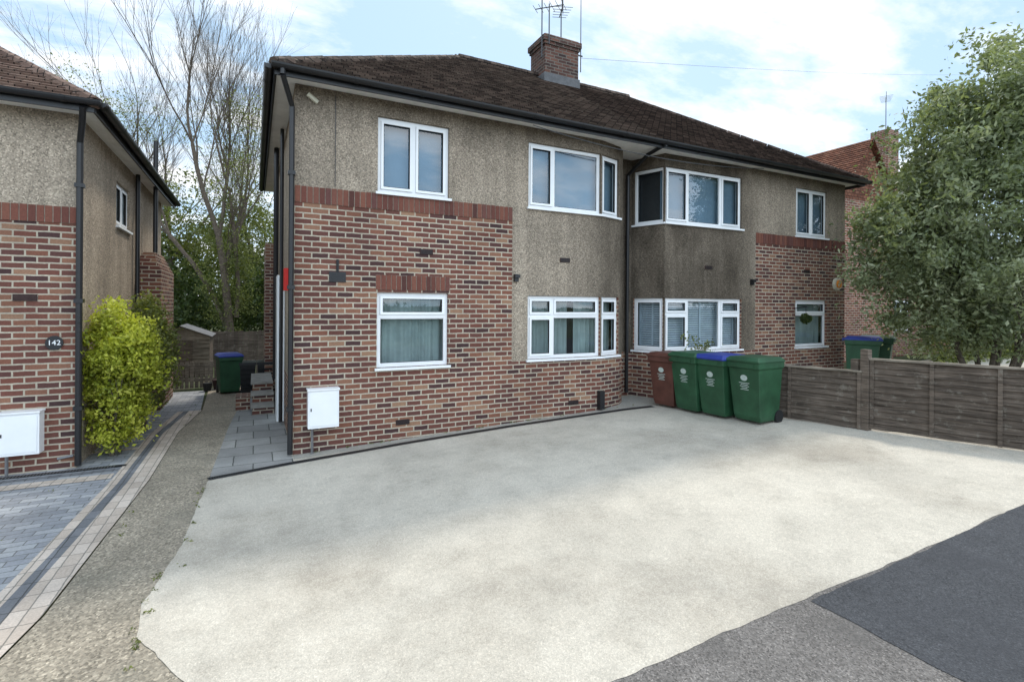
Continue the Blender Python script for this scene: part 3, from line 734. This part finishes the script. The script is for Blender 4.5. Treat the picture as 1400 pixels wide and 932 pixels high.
def branches(b,p,d,L,r,depth,spread,upb=.15,tips=None,segs=3,mat='bark'):
    p=Vector(p);d=Vector(d).normalized()
    for i in range(segs):
        d2=(d+Vector((random.gauss(0,.09),random.gauss(0,.09),random.gauss(0,.05)+upb*.15))).normalized()
        q=p+d2*(L/segs); r2=r*(1-.22/segs*1.6); b.tube(p,q,r,r2,mat,6 if r>.03 else (4 if r>.008 else 3),False)
        if depth>0 and i>0:
            k=random.choice((1,1,2))
            for _ in range(k):
                ax=Vector((random.gauss(0,1),random.gauss(0,1),random.gauss(0,.4))).normalized()
                nd=(d2+ax*spread+Vector((0,0,upb))).normalized()
                branches(b,q,nd,L*random.uniform(.55,.8),r2*random.uniform(.45,.65),depth-1,spread,upb,tips,segs,mat)
        p,d,r=q,d2,r2
    if depth>0: branches(b,p,d,L*.75,r*.8,depth-1,spread,upb,tips,segs,mat)
    elif tips is not None: tips.append(tuple(p))

# right foreground shrub-tree
tr=empty('leafy_tree'); tips=[]; b=B(); bx,by=13.0,4.8
for k in range(7):
    an=k*.9; branches(b,(bx+.2*math.cos(an),by+.2*math.sin(an),.3),(math.cos(an)*.35,math.sin(an)*.35,1),1.5,.055,3,.6,.25,tips)
b.obj('trunk_and_limbs',tr)
S1=[leaves('l',(bx+.2,by,4.0),(2.4,2.2,2.6),56000,.1,'leaf_tree',clumps=430,cr=.30,shell=.4),
    leaves('l',(bx-1.2,by+.3,3.0),(1.3,1.2,1.6),15000,.1,'leaf_tree',clumps=130,cr=.28,shell=.4),
    leaves('l',(bx+.2,by-.3,6.2),(1.5,1.4,1.4),13000,.1,'leaf_tree',clumps=100,cr=.26,shell=.4),
    leaves('l',(bx-1.0,by-.1,5.1),(1.0,.9,1.2),9000,.1,'leaf_tree',clumps=75,cr=.24,shell=.4),
    leaves('l',(bx+.3,by+.2,1.9),(1.8,1.2,.7),10000,.1,'leaf_tree',clumps=90,cr=.26,shell=.4),
    leaves('l',(bx+.6,by-1.6,4.0),(1.4,1.0,2.8),16000,.1,'leaf_tree',clumps=130,cr=.26,shell=.4)]
leafmesh('foliage',S1,'leaf_tree',.098,tr,.42,clip=lambda p:p[:,2]>1.0)
leafmesh('garden_hedge',[leaves('l',(x,8.2,.9),(1.1,.5,.75),2500,.1,'',clumps=60,cr=.25,shell=.5) for x in (19.5,21,22.5,24)],'leaf_mid',.1,None,.5)
# yellow hedge bushes at left
e=empty('hedge_bush'); b=B()
for k in range(6): branches(b,(-1.62+random.uniform(-.06,.06),8.40+random.uniform(-.06,.06),0),(random.uniform(-.2,.2),random.uniform(-.2,.2),1),.5,.018,2,.5,.3)
b.obj('stems',e)
leafmesh('foliage',[leaves('l',(-1.60,8.40,1.30),(.42,.40,.68),17000,.05,'',clumps=200,cr=.12,shell=.6),leaves('l',(-1.60,8.40,.62),(.33,.32,.48),5500,.05,'',clumps=90,cr=.1,shell=.5)],'leaf_yel',.05,e,.55,clip=lambda p:(p[:,0]>-1.915))
e=empty('hedge_bush'); b=B()
for k in range(5): branches(b,(-1.56+random.uniform(-.06,.06),9.75+random.uniform(-.06,.06),0),(random.uniform(-.2,.2),random.uniform(-.2,.2),1),.5,.02,2,.5,.3)
b.obj('stems',e)
leafmesh('foliage',[leaves('l',(-1.50,9.9,1.2),(.36,.6,.80),13000,.05,'',clumps=160,cr=.12,shell=.55)],'leaf_mid',.05,e,.55,clip=lambda p:(p[:,0]>-1.915))
# bare tree with ivy
e=empty('bare_tree'); b=B(); tips=[]
branches(b,(-.8,22,0),(0,0,1),4.5,.17,5,.5,.34,tips,4,'bark_pale')
branches(b,(-.95,22.1,1.2),(-.28,0,1),3.8,.10,5,.5,.30,tips,3,'bark_pale')
branches(b,(-.6,21.9,1.5),(.22,0,1),3.6,.09,5,.5,.30,tips,3,'bark_pale')
b.obj('trunk_and_limbs',e)
S=[leaves('l',(-.85,22,3.2),(1.0,.7,2.8),9000,.08,'',clumps=170,cr=.28,shell=.3)]
tp=np.array([t for t in tips if 3<t[2]<9.5]); 
if len(tp):
    k=rng.integers(0,len(tp),9000); S.append((tp[k]+rng.normal(size=(9000,3))*.18,rng.random(9000)*.5+.4))
leafmesh('foliage',S,'leaf_mid',.075,e,.5)
for (x,y,L) in ((-6.0,24,3.8),(-3.4,26,3.8),(1.0,27,3.8)):
    e=empty('bare_tree'); b=B(); branches(b,(x,y,0),(0,0,1),L,.14,5,.55,.28,None,3,'bark_pale'); b.obj('trunk_and_limbs',e)
# background woodland
S=[]
for x,y,h,w in [(-7,27,4.6,2.6),(-4,28,5.2,2.6),(-1.5,27,5.4,2.4),(1.2,28,5.4,2.6),(4,29,5,2.6),(7,29,5,2.6),(-10,28,6,3),(-3.2,24,3.4,1.6),(.4,24,3.6,1.5),(-13,30,6,3)]:
    S.append(leaves('l',(x,y,h*.5),(w,1.8,h*.55),5500,.2,'',clumps=130,cr=.5,shell=.5))
leafmesh('woodland',S,'leaf_dark',.17,None,.5,clip=lambda p:p[:,2]>0)
S=[leaves('l',(x,25.0+random.uniform(-1,2),random.uniform(3,6)),(1.7,1.2,1.9),2600,.2,'',clumps=70,cr=.4,shell=.4) for x in (-9,-6.5,-4.6,-3.4,-2.6,-1.6,-.6,.2,1.5,3.5)]
leafmesh('woodland',S,'leaf_mid',.12,None,.5,clip=lambda p:p[:,2]>0)
S=[]
for k in range(26):
    an=math.radians(-75+k*7.2); R=60+random.uniform(-6,8); S.append(leaves('l',(R*math.sin(an),R*math.cos(an),3.2),(5,3,3.5+random.uniform(0,1.5)),1800,.5,'',clumps=60,cr=1.,shell=.4))
leafmesh('distant_trees',S,'leaf_dark',.6,None,.7,clip=lambda p:p[:,2]>0)
leafmesh('street_hedge',[leaves('l',(x,-11,.9),(2.2,.8,1.0),1500,.2,'',clumps=60,cr=.4,shell=.5) for x in range(-12,14,3)],'leaf_dark',.2,None,.6)
e=empty('garden_shrub'); b=B()
for k in range(7): branches(b,(7.35,6.95,.25),(random.uniform(-.4,.4),random.uniform(-.3,.3),1),.45,.008,2,.5,.3)
b.obj('stems',e); leafmesh('foliage',[leaves('l',(7.35,6.95,1.25),(.3,.25,.35),350,.05,'',clumps=30,cr=.1,shell=.3)],'leaf_mid',.05,e,.5)
e=empty('hanging_topiary_ball'); b=B(); b.tube((10.75,Y0,1.98),(10.75,Y0-.3,2.02),.01,.01,'black',5); b.tube((10.75,Y0-.28,2.02),(10.75,Y0-.28,1.85),.004,.004,'black',4); b.obj('bracket',e)
leafmesh('ball',[leaves('l',(10.75,Y0-.28,1.76),(.10,.10,.10),2500,.03,'',clumps=200,cr=.02,shell=.2)],'leaf_dark',.035,e,.6)
S=[]
for k in range(40):
    if k<14: y=random.uniform(3.2,4.6); x=-.62+random.uniform(-.03,.03)
    elif k<24: y=random.uniform(4.6,6.7); x=-.5+random.uniform(-.02,.02)
    else: y=random.uniform(5,14); x=random.choice((-1.03,-1.9))
    S.append(leaves('l',(x,y,.008),(.03,.03,.01),9,.02,'',clumps=6,cr=.012,shell=.2))
for k in range(30):
    x=random.uniform(.6,6.2); S.append(leaves('l',(x,Y0-.03,gz(x)+.01),(.03,.015,.01),10,.02,'',clumps=5,cr=.012,shell=.2))
leafmesh('weeds',S,'leaf_mid',.022,None,.4,clip=lambda p:p[:,2]>0)
b=B(); A=Vector((7.2,10.6,8.15));Cc=Vector((46,16,18.1)); prev=A
for i in range(1,21):
    t_=i/20; q=A.lerp(Cc,t_)-Vector((0,0,.5*4*t_*(1-t_)*.5)); b.tube(prev,q,.005,.005,'metal',4,False); prev=q
b.obj('overhead_wire')

# ================================================================= WORLD, SUN, CAMERA
EL,AZ=math.radians(56),math.radians(38)
w=N('World',True); sc.world=w.m
sky=w.n('TexSky',sky_type='NISHITA'); sky.sun_disc=False; sky.sun_elevation=EL; sky.sun_rotation=AZ; sky.air_density=1.; sky.dust_density=1.; sky.ozone_density=1.
tc=w.n('TexCoord').outputs['Generated']
xyz=w.n('SeparateXYZ',{0:tc})
zz=w.math('ADD',w.math('MAXIMUM',xyz.outputs[2],0.),.18)
cv=w.n('CombineXYZ',{0:w.math('DIVIDE',xyz.outputs[0],zz),1:w.math('DIVIDE',xyz.outputs[1],zz),2:0.}).outputs[0]
n1=w.noise(w.n('Mapping',{'Vector':cv,'Location':(5.3,2.2,0),'Scale':(1.,1.7,1.)}).outputs[0],1.5,10,.62)
cf=w.ramp(n1,[(.43,0.),(.52,.5),(.60,1.)])
base=w.mix(.65,sky.outputs[0],(4.9,6.9,8.8))
clouds=w.mix(cf,base,(8.6,8.8,9.0))
# extra brightness added to the sky behind the viewer, lifting the shaded facade
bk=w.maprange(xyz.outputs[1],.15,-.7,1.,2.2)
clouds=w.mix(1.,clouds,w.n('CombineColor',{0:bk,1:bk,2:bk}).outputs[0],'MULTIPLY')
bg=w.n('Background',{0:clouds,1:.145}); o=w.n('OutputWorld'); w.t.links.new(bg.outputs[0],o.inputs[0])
sd=bpy.data.lights.new('sun','SUN'); sd.energy=2.5; sd.angle=math.radians(7); sd.color=(1,.94,.84)
so=bpy.data.objects.new('sun',sd); col.objects.link(so)
dirs=Vector((math.sin(AZ)*math.cos(EL),math.cos(AZ)*math.cos(EL),math.sin(EL)))
so.rotation_euler=dirs.to_track_quat('Z','Y').to_euler(); so.location=dirs*30
cam=bpy.data.cameras.new('camera'); co=bpy.data.objects.new('camera',cam); col.objects.link(co); sc.camera=co
cam.sensor_width=36; cam.lens=18.0; cam.shift_y=-48/1400; cam.clip_end=2000; cam.clip_start=.05
th=math.atan(352.5/700)
F=Vector((math.sin(th),math.cos(th),0)); R=Vector((math.cos(th),-math.sin(th),0)); U=Vector((0,0,1)); rho=.0065
R2=R*math.cos(rho)+U*math.sin(rho); U2=U*math.cos(rho)-R*math.sin(rho)
mw=Matrix((( R2.x,U2.x,-F.x,0),(R2.y,U2.y,-F.y,0),(R2.z,U2.z,-F.z,2.0),(0,0,0,1))); co.matrix_world=mw
sc.view_settings.view_transform='Standard'; sc.view_settings.look='None'; sc.view_settings.exposure=0
